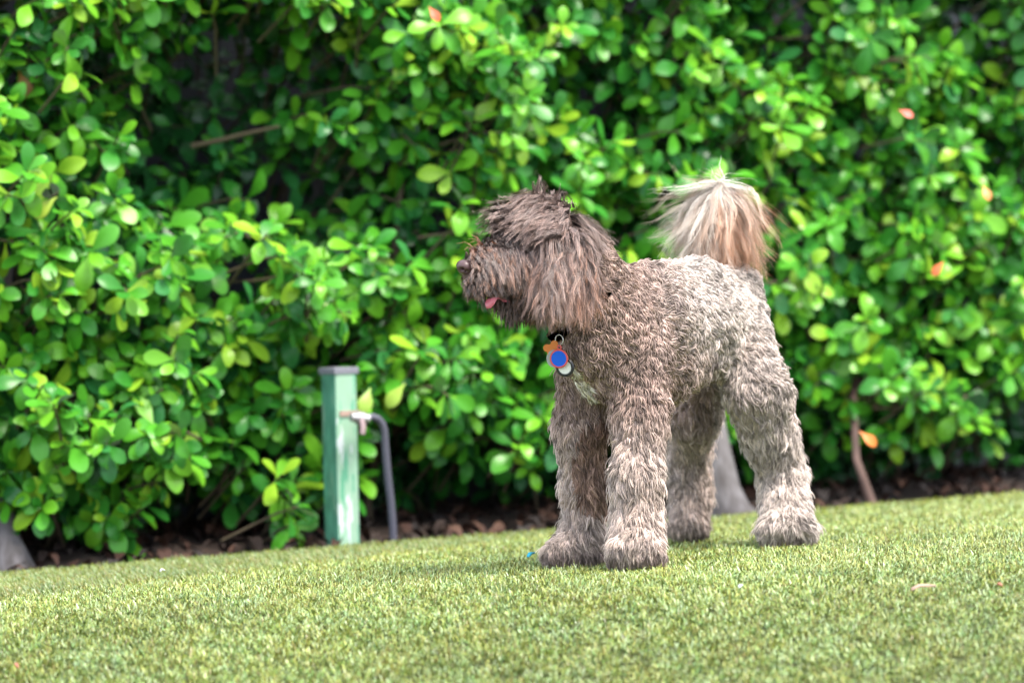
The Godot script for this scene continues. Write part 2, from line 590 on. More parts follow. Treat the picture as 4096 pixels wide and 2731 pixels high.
func build_hedge() -> void:
	var leaves := [leaf_mesh(0.090, 0.046, 0.22, 0.5, 0), leaf_mesh(0.085, 0.043, 0.35, 0.9, 0), leaf_mesh(0.094, 0.046, 0.1, 0.25, 0), leaf_mesh(0.076, 0.036, 0.3, -0.3, 0)]
	var leaf_mat := tinted(0.34, 0.42, 0.3)
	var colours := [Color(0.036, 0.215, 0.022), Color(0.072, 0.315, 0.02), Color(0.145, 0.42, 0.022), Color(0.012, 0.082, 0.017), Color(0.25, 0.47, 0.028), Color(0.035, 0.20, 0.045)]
	var tones := []   # single leaves share these paints
	for c in colours:
		var m := paint(c, 0.34, 0.42)
		m.backlight_enabled = true
		m.backlight = Color(0.3, 0.3, 0.3)
		tones.append(m)
	var bark := paint(Color(0.20, 0.185, 0.19), 0.9)
	var bn := NoiseTexture2D.new()
	bn.width = 256; bn.height = 256; bn.seamless = true
	bn.noise = FastNoiseLite.new()
	bn.noise.frequency = 0.02
	var bramp := Gradient.new()
	bramp.set_color(0, Color(0.07, 0.06, 0.058).linear_to_srgb())
	bramp.set_color(1, Color(0.27, 0.255, 0.27).linear_to_srgb())
	bn.color_ramp = bramp
	bark.albedo_color = Color.WHITE
	bark.albedo_texture = bn
	bark.uv1_triplanar = true
	bark.uv1_scale = Vector3(6, 2.5, 6)
	var twig_mat := paint(Color(0.11, 0.085, 0.05), 0.85)
	var stem_mat := paint(Color(0.19, 0.12, 0.10), 0.9)
	var spans := [-0.55, 0.502, 0.565, 1.242, 0.548, 2.181, 0.526, 3.25]
	var bounds := [spans[0], spans[1], spans[3], spans[5], spans[7]]
	var labels := ["glossy green hedge shrub at the left with a thick grey trunk at the frame edge", "glossy green hedge shrub with the dark hollow, behind the green water post", "glossy green hedge shrub behind the dog with a pale flared trunk between its hind legs", "glossy green hedge shrub at the right with one thin brown stem rising from the mulch"]
	var shrubs := []
	var rest := []
	var rest_cols := []
	var single := []
	for k in 4:
		var at := hedge_point((bounds[k] + bounds[k + 1]) * 0.5, -0.02, -0.35)
		shrubs.append(thing("hedge_shrub", labels[k], "shrub", at, "shrubs of the clipped hedge"))
		rest.append([[], [], [], []])
		rest_cols.append([PackedColorArray(), PackedColorArray(), PackedColorArray(), PackedColorArray()])
		single.append([])
	# trunks and stems
	var origin := func(k: int) -> Vector3: return shrubs[k].position
	var trunk := func(k: int, called: String, path: Array, radii: Array, m: Material) -> void:
		var s := Sheet.new()
		var moved := []
		for p in path: moved.append(p - origin.call(k))
		s.tube(moved, radii, 12)
		part(called, s.mesh(), m, shrubs[k])
	trunk.call(0, "trunk", [Vector3(-1.196, -0.092, -9.194), Vector3(-1.203, -0.035, -9.195), Vector3(-1.216, 0.015, -9.215), Vector3(-1.235, 0.107, -9.256), Vector3(-1.252, 0.261, -9.298), Vector3(-1.237, 0.574, -9.401), Vector3(-1.197, 0.999, -9.505)], [0.075, 0.052, 0.038, 0.03, 0.026, 0.022, 0.014], bark)
	trunk.call(1, "trunk", [Vector3(-0.605, -0.083, -9.694), Vector3(-0.605, -0.007, -9.695), Vector3(-0.597, 0.118, -9.796), Vector3(-0.551, 0.443, -10.099), Vector3(-0.499, 0.898, -10.204), Vector3(-0.481, 1.287, -10.208), Vector3(-0.477, 1.584, -10.211)], [0.03, 0.022, 0.018, 0.014, 0.013, 0.012, 0.01], bark)
	trunk.call(1, "trunk", [Vector3(-0.375, -0.102, -9.894), Vector3(-0.380, 0.053, -9.895), Vector3(-0.345, 0.219, -9.897), Vector3(-0.301, 0.551, -9.801), Vector3(-0.257, 0.989, -9.805)], [0.016, 0.013, 0.011, 0.011, 0.008], twig_mat)
	trunk.call(1, "branch", [Vector3(-0.782, 0.956, -9.625), Vector3(-0.710, 0.968, -9.605), Vector3(-0.649, 0.981, -9.585), Vector3(-0.561, 0.996, -9.555)], [0.007, 0.0065, 0.006, 0.004], twig_mat)
	trunk.call(2, "trunk", [Vector3(0.529, -0.016, -9.655), Vector3(0.522, 0.022, -9.655), Vector3(0.513, 0.076, -9.656), Vector3(0.507, 0.151, -9.676), Vector3(0.499, 0.227, -9.697), Vector3(0.488, 0.366, -9.849), Vector3(0.536, 0.758, -10.153), Vector3(0.501, 1.103, -10.206)], [0.10, 0.062, 0.046, 0.037, 0.031, 0.028, 0.022, 0.014], bark)
	trunk.call(2, "branch", [Vector3(0.488, 0.366, -9.849), Vector3(0.315, 0.649, -10.102), Vector3(0.210, 0.991, -10.105)], [0.018, 0.014, 0.008], bark)
	trunk.call(3, "trunk", [Vector3(0.921, -0.015, -9.945), Vector3(0.909, 0.019, -9.945), Vector3(0.893, 0.070, -9.936), Vector3(0.874, 0.127, -9.926), Vector3(0.884, 0.295, -10.098), Vector3(0.966, 0.636, -10.401), Vector3(1.052, 1.103, -10.456)], [0.022, 0.0135, 0.011, 0.010, 0.010, 0.010, 0.008], stem_mat)
	trunk.call(3, "branch", [Vector3(0.884, 0.295, -10.098), Vector3(1.149, 0.515, -10.500), Vector3(1.302, 0.987, -10.605)], [0.010, 0.009, 0.006], stem_mat)
	# leaves in rosettes at the twig ends
	var twig_sheets := [Sheet.new(), Sheet.new(), Sheet.new(), Sheet.new()]
	for q in 7300:
		var s := rnd(bounds[0], bounds[4])
		var y := rnd(0.0, 2.15)
		var low := hem(s) + rnd(-0.02, 0.04)
		if q >= 6500:
			y = rnd(0.06, 0.5)
		elif y < low:
			continue
		if q < 14:
			var over := [[2.365, 0.198], [2.376, 0.158], [2.353, 0.232], [2.271, 0.190], [2.522, 0.181], [2.610, 0.156], [2.829, 0.159]]
			s = over[q / 2][0] + rnd(-0.02, 0.02)
			y = over[q / 2][1] + rnd(-0.02, 0.03)
		var f := face(s, y)
		var inner := q >= 6500   # shaded growth against the fence, down to the mulch
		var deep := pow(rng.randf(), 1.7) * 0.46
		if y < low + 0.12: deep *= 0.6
		var t := -0.36 + f - deep
		if f < -0.13 and not inner and rng.randf() < 0.30 + (-0.13 - f) * 1.1: continue
		if inner: t = rnd(-1.08, -0.72)
		if t > 0.04: t = rnd(-0.05, 0.04)
		if t < -1.0: t = rnd(-1.0, -0.7)
		var edge := s + blob_noise.get_noise_1d(y * 2.0 + 9.0) * 0.12
		var k := 0
		while k < 3 and edge > bounds[k + 1]: k += 1
		var p := hedge_point(s, y, t)
		var axis := (-BACK * rnd(0.35, 1.0) + Vector3.UP * rnd(-0.25, 0.85) + ALONG * rng.randfn() * 0.45).normalized()
		var e1 := axis.cross(Vector3(0.3, 0.9, 0.2)).normalized()
		var e2 := axis.cross(e1)
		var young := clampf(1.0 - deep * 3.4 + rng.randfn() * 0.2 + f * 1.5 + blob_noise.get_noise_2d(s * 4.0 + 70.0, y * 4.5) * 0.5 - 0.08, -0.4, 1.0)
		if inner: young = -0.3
		var spin := rnd(0, TAU)
		var count := rng.randi_range(5, 8)
		for l in count:
			var ring := l / 2
			var phi := spin + (l % 2) * PI + ring * 1.57 + rng.randfn() * 0.2
			var open := rnd(0.95, 1.35) if ring < 2 else rnd(0.45, 0.8)
			var d := axis * cos(open) + (e1 * cos(phi) + e2 * sin(phi)) * sin(open)
			d = (d + Vector3(0, -0.34, 0)).normalized()
			var up := (axis + ball() * 0.35 + Vector3.UP * 0.25)
			up = (up - d * up.dot(d)).normalized()
			var size := rnd(0.62, 1.06) * (1.0 if ring < 2 else 0.75)
			var b := Basis(d.cross(up), d, up) * size
			var tr := Transform3D(b, p + axis * (0.012 * ring) - origin.call(k))
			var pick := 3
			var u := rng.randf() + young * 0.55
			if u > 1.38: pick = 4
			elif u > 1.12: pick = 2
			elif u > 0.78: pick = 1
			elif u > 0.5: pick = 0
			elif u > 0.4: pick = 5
			var shape := rng.randi() % 4
			var inside := s > 0.0 and s < 2.75 and y > 0.02 and y < 1.34
			single[k].append([t + (0.0 if inside else -9.0) + d.dot(-BACK) * 0.03, tr, pick, shape])
		var sh: Sheet = twig_sheets[k]
		var root: Vector3 = p - axis * rnd(0.08, 0.16) + BACK * 0.05 - Vector3(0, 0.03, 0)
		sh.tube([root - origin.call(k), p - axis * 0.03 - origin.call(k), p + axis * 0.03 - origin.call(k)], [0.0042, 0.0034, 0.0022], 5, Color.WHITE, false)
	for k in 4:
		part("twigs", twig_sheets[k].mesh(), twig_mat, shrubs[k]).set_meta("kind", "stuff")
		var list: Array = single[k]
		list.sort_custom(func(a, b): return a[0] > b[0])
		for j in list.size():
			var e = list[j]
			if j < 290:
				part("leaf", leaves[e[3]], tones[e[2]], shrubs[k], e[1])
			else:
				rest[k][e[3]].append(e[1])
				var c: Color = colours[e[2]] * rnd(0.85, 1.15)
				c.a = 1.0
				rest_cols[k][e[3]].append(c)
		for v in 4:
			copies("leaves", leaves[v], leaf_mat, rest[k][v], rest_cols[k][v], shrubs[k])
	# a few turning leaves
	for e in [[3, Vector3(0.965, 1.000, -9.555), Color(0.85, 0.17, 0.13), 0.45], [3, Vector3(1.174, 0.811, -9.603), Color(0.75, 0.30, 0.08), 0.5], [3, Vector3(1.067, 0.625, -9.551), Color(0.80, 0.16, 0.04), 0.5], [3, Vector3(0.845, 0.214, -9.497), Color(0.80, 0.22, 0.03), 0.6],
			[2, Vector3(0.485, 0.251, -9.447), Color(0.75, 0.2, 0.03), 0.55], [0, Vector3(-1.160, 1.129, -9.256), Color(0.34, 0.15, 0.02), 0.75], [2, Vector3(-0.178, 1.255, -9.208), Color(0.7, 0.12, 0.05), 0.5], [0, Vector3(-1.059, 0.823, -9.103), Color(0.36, 0.50, 0.05), 0.8], [1, Vector3(-0.262, 0.360, -9.419), Color(0.34, 0.52, 0.05), 0.8], [1, Vector3(-0.347, 0.351, -9.418), Color(0.30, 0.48, 0.05), 0.8]]:
		var m := paint(e[2], 0.45)
		m.backlight_enabled = true
		m.backlight = Color(0.5, 0.5, 0.5)
		var d := (Vector3(rnd(-1.0, 1.0), rnd(-0.9, -0.2), 0.35)).normalized()
		var up := (Vector3(0.1, 0.4, 0.9) - d * Vector3(0.1, 0.4, 0.9).dot(d)).normalized()
		var o := part("leaf", leaves[0], m, shrubs[e[0]], Transform3D(Basis(d.cross(up), d, up) * e[3], e[1] - origin.call(e[0])))
		tag(o, "turning orange or yellow leaf")
	# fallen leaves on the soil
	var dead := leaf_mesh(0.075, 0.036, 0.5, 1.4, 0)
	var fallen := []
	var fallen_cols := PackedColorArray()
	for q in 1500:
		var far := rnd(0.03, 1.1)
		var p := hedge_point(rnd(-0.6, 3.4), 0, -far)
		p.y = lawn(p.x) - 0.02 + smoothstep(0.0, 0.58, far) * 0.05 - 0.012 + rnd(0.0, 0.02)
		fallen.append(Transform3D(Basis(Vector3.UP, rnd(0, TAU)) * Basis(Vector3.RIGHT, rnd(-2.1, -0.9)) * rnd(0.5, 1.0), p))
		fallen_cols.append([Color(0.05, 0.02, 0.012), Color(0.03, 0.017, 0.013), Color(0.075, 0.034, 0.02), Color(0.018, 0.012, 0.011)][rng.randi() % 4])
	tag(copies("fallen_leaves", dead, tinted(0.8), fallen, fallen_cols, self), "dry brown leaves scattered on the soil under the hedge")

# ---------------------------------------------------------------- the water post
func build_post() -> void:
	var base := Vector3(-0.421, -0.050, -9.354)
	var t := thing("water_post", "worn green square water post with grey cap and bent pipe, at the lawn edge", "water post", base)
	var top := Vector3(-0.420, 0.395, -9.359)
	var half := 0.0325
	var img := Image.create(128, 512, false, Image.FORMAT_RGB8)
	var n := FastNoiseLite.new()
	n.seed = 5; n.frequency = 0.02; n.fractal_octaves = 4
	for y in 512:
		for x in 128:
			var green := Color(0.085, 0.27, 0.185)
			var v := n.get_noise_2d(x * 1.0, y * 0.45)
			green = green * (1.0 + v * 0.5)
			var c := green
			var worn := n.get_noise_2d(x * 1.6 + 300.0, y * 0.30)
			var face_x := x / 64
			if face_x == 1:
				c = green.lerp(Color(0.44, 0.63, 0.46), 0.62)
				var edge := absf(x - 76.0) / 12.0
				if worn > -0.06 + edge * 0.15 and y > 130: c = Color(0.62, 0.68, 0.68)
				if worn < -0.30: c = Color(0.13, 0.40, 0.25)
			elif worn > 0.42: c = Color(0.2, 0.36, 0.26)
			img.set_pixel(x, y, c.linear_to_srgb())
	var pm := StandardMaterial3D.new()
	pm.albedo_texture = ImageTexture.create_from_image(img)
	pm.roughness = 0.55
	var s := Sheet.new()
	var turn := Basis(Vector3.UP, deg_to_rad(36.0))
	var corners := []
	var bev := 0.006
	for c in [[-1, 1], [1, 1], [1, -1], [-1, -1]]:
		corners.append(turn * Vector3(c[0] * half, 0, c[1] * half))
	var rise := top - base
	# two faces are seen: left (u 0 to 0.5) and right (u 0.5 to 1); the others repeat them
	for k in 4:
		var a: Vector3 = corners[k]
		var b: Vector3 = corners[(k + 1) % 4]
		var in_a := a.lerp(b, bev / (half * 2))
		var in_b := b.lerp(a, bev / (half * 2))
		var nrm: Vector3 = (a + b).normalized()
		var u0 := 0.5 if k % 2 == 0 else 0.0
		var next: Vector3 = corners[(k + 2) % 4]
		var nx := (b + next).normalized()
		var in_c := b.lerp(next, bev / (half * 2))
		for seg in [[in_a, in_b, nrm, nrm, u0 + 0.01, u0 + 0.49], [in_b, in_c, nrm, nx, u0 + 0.49, fmod(u0 + 0.5, 1.0) + 0.01]]:
			var o := s.v.size()
			for j in 2:
				for e in 2:
					s.v.append(seg[e] + rise * j)
					s.n.append(seg[2 + e])
					s.uv.append(Vector2(seg[4 + e], 1.0 - j))
			s.quad(o, o + 2, o + 3, o + 1)
	part("post", s.mesh(), pm, t)
	# cap: a shallow bevelled lid
	var cap := Sheet.new()
	var prof := [[0.0350, -0.007], [0.0350, 0.006], [0.0335, 0.0085], [0.0, 0.0095]]
	for r in prof:
		for c in [[-1, 1], [1, 1], [1, -1], [-1, -1]]:
			cap.v.append(rise + turn * Vector3(c[0] * r[0], r[1], c[1] * r[0]))
	for k in 3:
		for c in 4:
			var a := k * 4 + c
			var b := k * 4 + (c + 1) % 4
			cap.quad(a, a + 4, b + 4, b)
	part("cap", cap.mesh(), paint(Color(0.20, 0.20, 0.24), 0.7), t)
	# rusty clamp round the post and the tap on it
	var plate := SurfaceTool.new()   # a short rusty strap across the right face only
	plate.begin(Mesh.PRIMITIVE_TRIANGLES)
	var strap_box := BoxMesh.new()
	strap_box.size = Vector3(0.056, 0.013, 0.005)
	plate.append_from(strap_box, 0, Transform3D())
	var out: Vector3 = (corners[0] + corners[1]).normalized()
	var cy := Vector3(-0.399, 0.293, -9.358) - base
	part("strap", plate.commit(), paint(Color(0.42, 0.29, 0.24), 0.85), t, Transform3D(Basis(Vector3.UP.cross(out), Vector3.UP, out), Vector3(rise.x * 0.78, cy.y, rise.z * 0.78) + out * (half + 0.0015) + Vector3.UP.cross(out) * 0.006))
	var brass := paint(Color(0.52, 0.50, 0.52), 0.35)
	brass.metallic = 0.6
	var tap := Sheet.new()
	var tp := Vector3(-0.390, 0.285, -9.278) - base
	var tq := Vector3(-0.348, 0.279, -9.298) - base
	tap.tube([tp, tp.lerp(tq, 0.3), tp.lerp(tq, 0.31), tp.lerp(tq, 0.7), tp.lerp(tq, 0.71), tq], [0.011, 0.011, 0.016, 0.016, 0.012, 0.012], 8)
	part("tap", tap.mesh(), brass, t)
	var lever := Sheet.new()
	lever.tube([Vector3(-0.364, 0.280, -9.278) - base, Vector3(-0.361, 0.262, -9.268) - base, Vector3(-0.363, 0.244, -9.267) - base], [0.006, 0.008, 0.007], 8)
	part("tap_lever", lever.mesh(), paint(Color(0.34, 0.24, 0.25), 0.6), t)
	var pipe := Sheet.new()
	var path := []
	var radii := []
	for p in [Vector3(-0.357, 0.283, -9.308), Vector3(-0.339, 0.283, -9.318), Vector3(-0.327, 0.278, -9.328), Vector3(-0.318, 0.267, -9.333), Vector3(-0.313, 0.251, -9.337), Vector3(-0.312, 0.226, -9.342), Vector3(-0.310, 0.184, -9.347), Vector3(-0.307, 0.131, -9.356), Vector3(-0.302, 0.078, -9.366), Vector3(-0.299, 0.020, -9.375), Vector3(-0.298, -0.054, -9.384)]:
		path.append(p - base)
		radii.append(0.0092)
	pipe.tube(path, radii, 12)
	part("pipe", pipe.mesh(), paint(Color(0.10, 0.10, 0.135), 0.6), t)

func chip(called: String, label: String, category: String, a: Vector3, b: Vector3, wide: float, thick: float, c: Color) -> void:
	var t := b - a
	var side := t.cross(Vector3.UP).normalized() * wide
	var st := SurfaceTool.new()
	st.begin(Mesh.PRIMITIVE_TRIANGLES)
	var pts := []
	for k in 4:
		var f := k / 3.0
		var w: float = [0.55, 1.0, 0.85, 0.4][k]
		var mid := t * f + Vector3(0, [0.0, thick, thick * 0.6, 0.0][k], 0)
		pts.append([mid - side * w, mid + side * w, mid + side * w * 0.7 + Vector3(0, thick, 0), mid - side * w * 0.7 + Vector3(0, thick, 0)])
	for k in 3:
		for j in 4:
			var q := [pts[k][j], pts[k][(j + 1) % 4], pts[k + 1][(j + 1) % 4], pts[k + 1][j]]
			for v in [q[0], q[2], q[1], q[0], q[3], q[2]]: st.add_vertex(v)
	for e in [0, 3]:
		var q: Array = pts[e]
		for v in ([q[0], q[1], q[2], q[0], q[2], q[3]] if e == 0 else [q[0], q[2], q[1], q[0], q[3], q[2]]): st.add_vertex(v)
	st.generate_normals()
	tag(part(called, st.commit(), paint(c, 0.6), self, Transform3D(Basis(), a)), label, category)

func build_litter() -> void:
	chip("wood_splinter", "pale pinkish wood splinter lying on the turf right of the dog", "wood chip", Vector3(0.740, -0.010, -7.295), Vector3(0.787, -0.006, -7.309), 0.006, 0.005, Color(0.50, 0.33, 0.26))
	chip("plastic_scrap", "small bright blue plastic scrap beside the front paw", "litter", Vector3(0.022, 0.021, -8.043), Vector3(0.037, 0.021, -8.143), 0.005, 0.004, Color(0.02, 0.36, 0.55))
	chip("paper_scrap", "tiny white scrap on the pale turf edge at left", "litter", Vector3(-0.760, -0.003, -8.241), Vector3(-0.750, -0.003, -8.247), 0.004, 0.003, Color(0.75, 0.78, 0.8))
	chip("paper_scrap", "tiny white scrap on the turf behind the wood splinter", "litter", Vector3(0.420, -0.003, -7.375), Vector3(0.428, -0.001, -7.385), 0.004, 0.003, Color(0.72, 0.76, 0.76))
	chip("bark_crumb", "tiny reddish crumb on the turf near the right edge", "litter", Vector3(0.903, -0.004, -7.301), Vector3(0.910, -0.006, -7.289), 0.004, 0.003, Color(0.42, 0.16, 0.10))
	chip("bark_crumb", "tiny reddish crumb on the turf at the lower left edge", "litter", Vector3(-0.932, -0.096, -7.156), Vector3(-0.924, -0.101, -7.140), 0.003, 0.003, Color(0.48, 0.17, 0.12))

# ---------------------------------------------------------------- the dog
const ROOT := Vector3(0.283, 0.008, -8.095)
const AHEAD := Vector3(-0.57, 0, 0.82)

func coat_colour(p: Vector3) -> Color:
	var taupe := Color(0.46, 0.335, 0.288)
	var pale := Color(0.65, 0.575, 0.53)
	var c := taupe
	# saddle and rump are bleached, neck and shoulder darker
	var rump := smoothstep(-0.02, 0.16, p.x + (p.y - 0.45) * 0.25) * smoothstep(0.30, 0.50, p.y)
	c = c.lerp(pale, rump * 0.9)
	var patch := blob_noise.get_noise_3d(p.x * 9.0, p.y * 9.0, p.z * 9.0)
	c = c * (1.0 + patch * 0.4)
	if p.y < 0.34:
		c = c.lerp(Color(0.60, 0.495, 0.44), smoothstep(0.34, 0.2, p.y) * 0.8)
	if p.x > 0.15 and p.y < 0.42:
		c = c.lerp(Color(0.62, 0.555, 0.51), 0.55)
	if p.y < 0.027 + patch * 0.03:   # trodden, dirty feet
		c = c.lerp(Color(0.15, 0.105, 0.10), 0.65)
	if p.x < 0.0 and p.y > 0.3:   # chocolate front
		c = c.lerp(Color(0.31, 0.215, 0.18), 0.4 * smoothstep(0.02, -0.1, p.x))
	# rusty patch on the inside of the far foreleg
	if Vector2(p.x + 0.115, (p.y - 0.20) * 0.5).length() < 0.05 and p.z < 0.12:
		c = c.lerp(Color(0.22, 0.105, 0.06), 0.7)
	# white blaze on the chest
	var bl := Vector2((p.x + 0.135) + (p.y - 0.37) * 0.45, (p.y - 0.375) * 0.3).length()
	if bl < 0.0115 and p.z > 0.02 and p.y > 0.33 and p.y < 0.46:
		c = Color(0.84, 0.77, 0.69)
	c.a = 1.0
	return c

func build_dog() -> void:
	var dog := thing("dog", "curly grey-brown doodle dog standing on the turf, head turned left, pale plumed tail", "dog", ROOT)
	var fl := Flesh.new(Vector3(-0.45, -0.02, -0.62), Vector3(0.36, 0.84, 0.42), 0.011, 62.0)
	var limb := func(pts: Array) -> void:
		for k in pts.size() - 1:
			fl.bone(pts[k][0], pts[k + 1][0], pts[k][1], pts[k + 1][1])
	# trunk
	limb.call([[Vector3(-0.082, 0.473, 0.115), 0.077], [Vector3(-0.006, 0.488, -0.005), 0.088], [Vector3(0.103, 0.491, -0.185), 0.086], [Vector3(0.199, 0.498, -0.335), 0.066]])
	limb.call([[Vector3(-0.084, 0.402, 0.116), 0.056], [Vector3(0.029, 0.392, -0.034), 0.056], [Vector3(0.130, 0.414, -0.204), 0.043]])
	limb.call([[Vector3(-0.043, 0.566, 0.074), 0.039], [Vector3(0.114, 0.582, -0.186), 0.032], [Vector3(0.216, 0.562, -0.356), 0.032]])
	# neck and chest
	limb.call([[Vector3(-0.081, 0.513, 0.115), 0.075], [Vector3(-0.129, 0.604, 0.154), 0.063]])
	limb.call([[Vector3(-0.132, 0.452, 0.155), 0.059], [Vector3(-0.126, 0.532, 0.164), 0.059]])
	# head
	limb.call([[Vector3(-0.201, 0.669, 0.193), 0.063], [Vector3(-0.168, 0.653, 0.173), 0.059]])
	limb.call([[Vector3(-0.213, 0.614, 0.194), 0.061], [Vector3(-0.170, 0.587, 0.174), 0.056]])
	limb.call([[Vector3(-0.305, 0.714, 0.208), 0.019], [Vector3(-0.233, 0.712, 0.193), 0.039]])
	limb.call([[Vector3(-0.253, 0.613, 0.214), 0.045], [Vector3(-0.336, 0.605, 0.229), 0.026]])
	limb.call([[Vector3(-0.257, 0.659, 0.208), 0.030], [Vector3(-0.292, 0.664, 0.208), 0.020]])
	limb.call([[Vector3(-0.320, 0.588, 0.229), 0.027], [Vector3(-0.355, 0.591, 0.229), 0.017]])
	limb.call([[Vector3(-0.328, 0.620, 0.229), 0.022], [Vector3(-0.349, 0.621, 0.232), 0.013]])
	limb.call([[Vector3(-0.249, 0.627, 0.214), 0.032], [Vector3(-0.302, 0.621, 0.226), 0.020]])
	limb.call([[Vector3(-0.233, 0.551, 0.194), 0.034], [Vector3(-0.291, 0.531, 0.209), 0.016]])
	for z in [0.126, -0.126]:
		limb.call([[Vector3(-0.196, 0.665, 0.188) + Vector3(0, 0, z * 0.78), 0.012], [Vector3(-0.198, 0.587, 0.189) + Vector3(0, 0, z), 0.013], [Vector3(-0.196, 0.543, 0.189) + Vector3(0, 0, z), 0.010]])
		limb.call([[Vector3(-0.148, 0.666, 0.188) + Vector3(0, 0, z * 0.78), 0.012], [Vector3(-0.138, 0.586, 0.189) + Vector3(0, 0, z), 0.014], [Vector3(-0.144, 0.542, 0.189) + Vector3(0, 0, z), 0.010]])
	# legs
	limb.call([[Vector3(-0.020, 0.422, 0.106), 0.059], [Vector3(-0.026, 0.298, 0.147), 0.044], [Vector3(-0.036, 0.175, 0.188), 0.040], [Vector3(-0.038, 0.078, 0.199), 0.039], [Vector3(-0.043, 0.034, 0.225), 0.036]])
	limb.call([[Vector3(-0.061, 0.029, 0.250), 0.023], [Vector3(-0.026, 0.028, 0.250), 0.023]])
	limb.call([[Vector3(-0.132, 0.388, 0.046), 0.052], [Vector3(-0.146, 0.270, 0.027), 0.041], [Vector3(-0.142, 0.152, 0.013), 0.034], [Vector3(-0.146, 0.048, 0.014), 0.033], [Vector3(-0.161, 0.025, 0.030), 0.027], [Vector3(-0.202, 0.020, 0.060), 0.018]])
	limb.call([[Vector3(0.210, 0.449, -0.285), 0.065], [Vector3(0.243, 0.336, -0.234), 0.056], [Vector3(0.268, 0.241, -0.283), 0.046], [Vector3(0.297, 0.154, -0.322), 0.038], [Vector3(0.298, 0.085, -0.281), 0.039], [Vector3(0.299, 0.047, -0.251), 0.039]])
	limb.call([[Vector3(0.275, 0.041, -0.211), 0.025], [Vector3(0.317, 0.040, -0.211), 0.025]])
	limb.call([[Vector3(0.148, 0.363, -0.404), 0.041], [Vector3(0.117, 0.277, -0.433), 0.039], [Vector3(0.103, 0.188, -0.522), 0.032], [Vector3(0.107, 0.100, -0.531), 0.034], [Vector3(0.097, 0.047, -0.501), 0.030]])
	# flat-soled paws
	limb.call([[Vector3(-0.079, 0.017, 0.240), 0.012], [Vector3(-0.003, 0.014, 0.230), 0.012]])
	limb.call([[Vector3(-0.211, 0.015, 0.060), 0.011], [Vector3(-0.120, 0.008, 0.040), 0.012]])
	limb.call([[Vector3(0.251, 0.029, -0.210), 0.012], [Vector3(0.344, 0.027, -0.230), 0.012]])
	limb.call([[Vector3(0.062, 0.031, -0.470), 0.011], [Vector3(0.129, 0.028, -0.480), 0.011]])
	# tail
	limb.call([[Vector3(0.217, 0.576, -0.356), 0.023], [Vector3(0.182, 0.657, -0.377), 0.014], [Vector3(0.168, 0.729, -0.358), 0.013], [Vector3(0.177, 0.780, -0.328), 0.013]])
	var skin := Sheet.new()
	fl.net(skin)
	for p in skin.v:
		skin.c.append(Color(0.15, 0.105, 0.09) if p.x < -0.118 + (p.y - 0.62) * 0.12 and p.y > 0.49 and p.z > 0.05 else coat_colour(p))
	var skin_mat := tinted(0.9, 0.3)
	part("body", skin.mesh(), skin_mat, dog)
	dress(dog, fl, skin)
	face_parts(dog)
	collar()

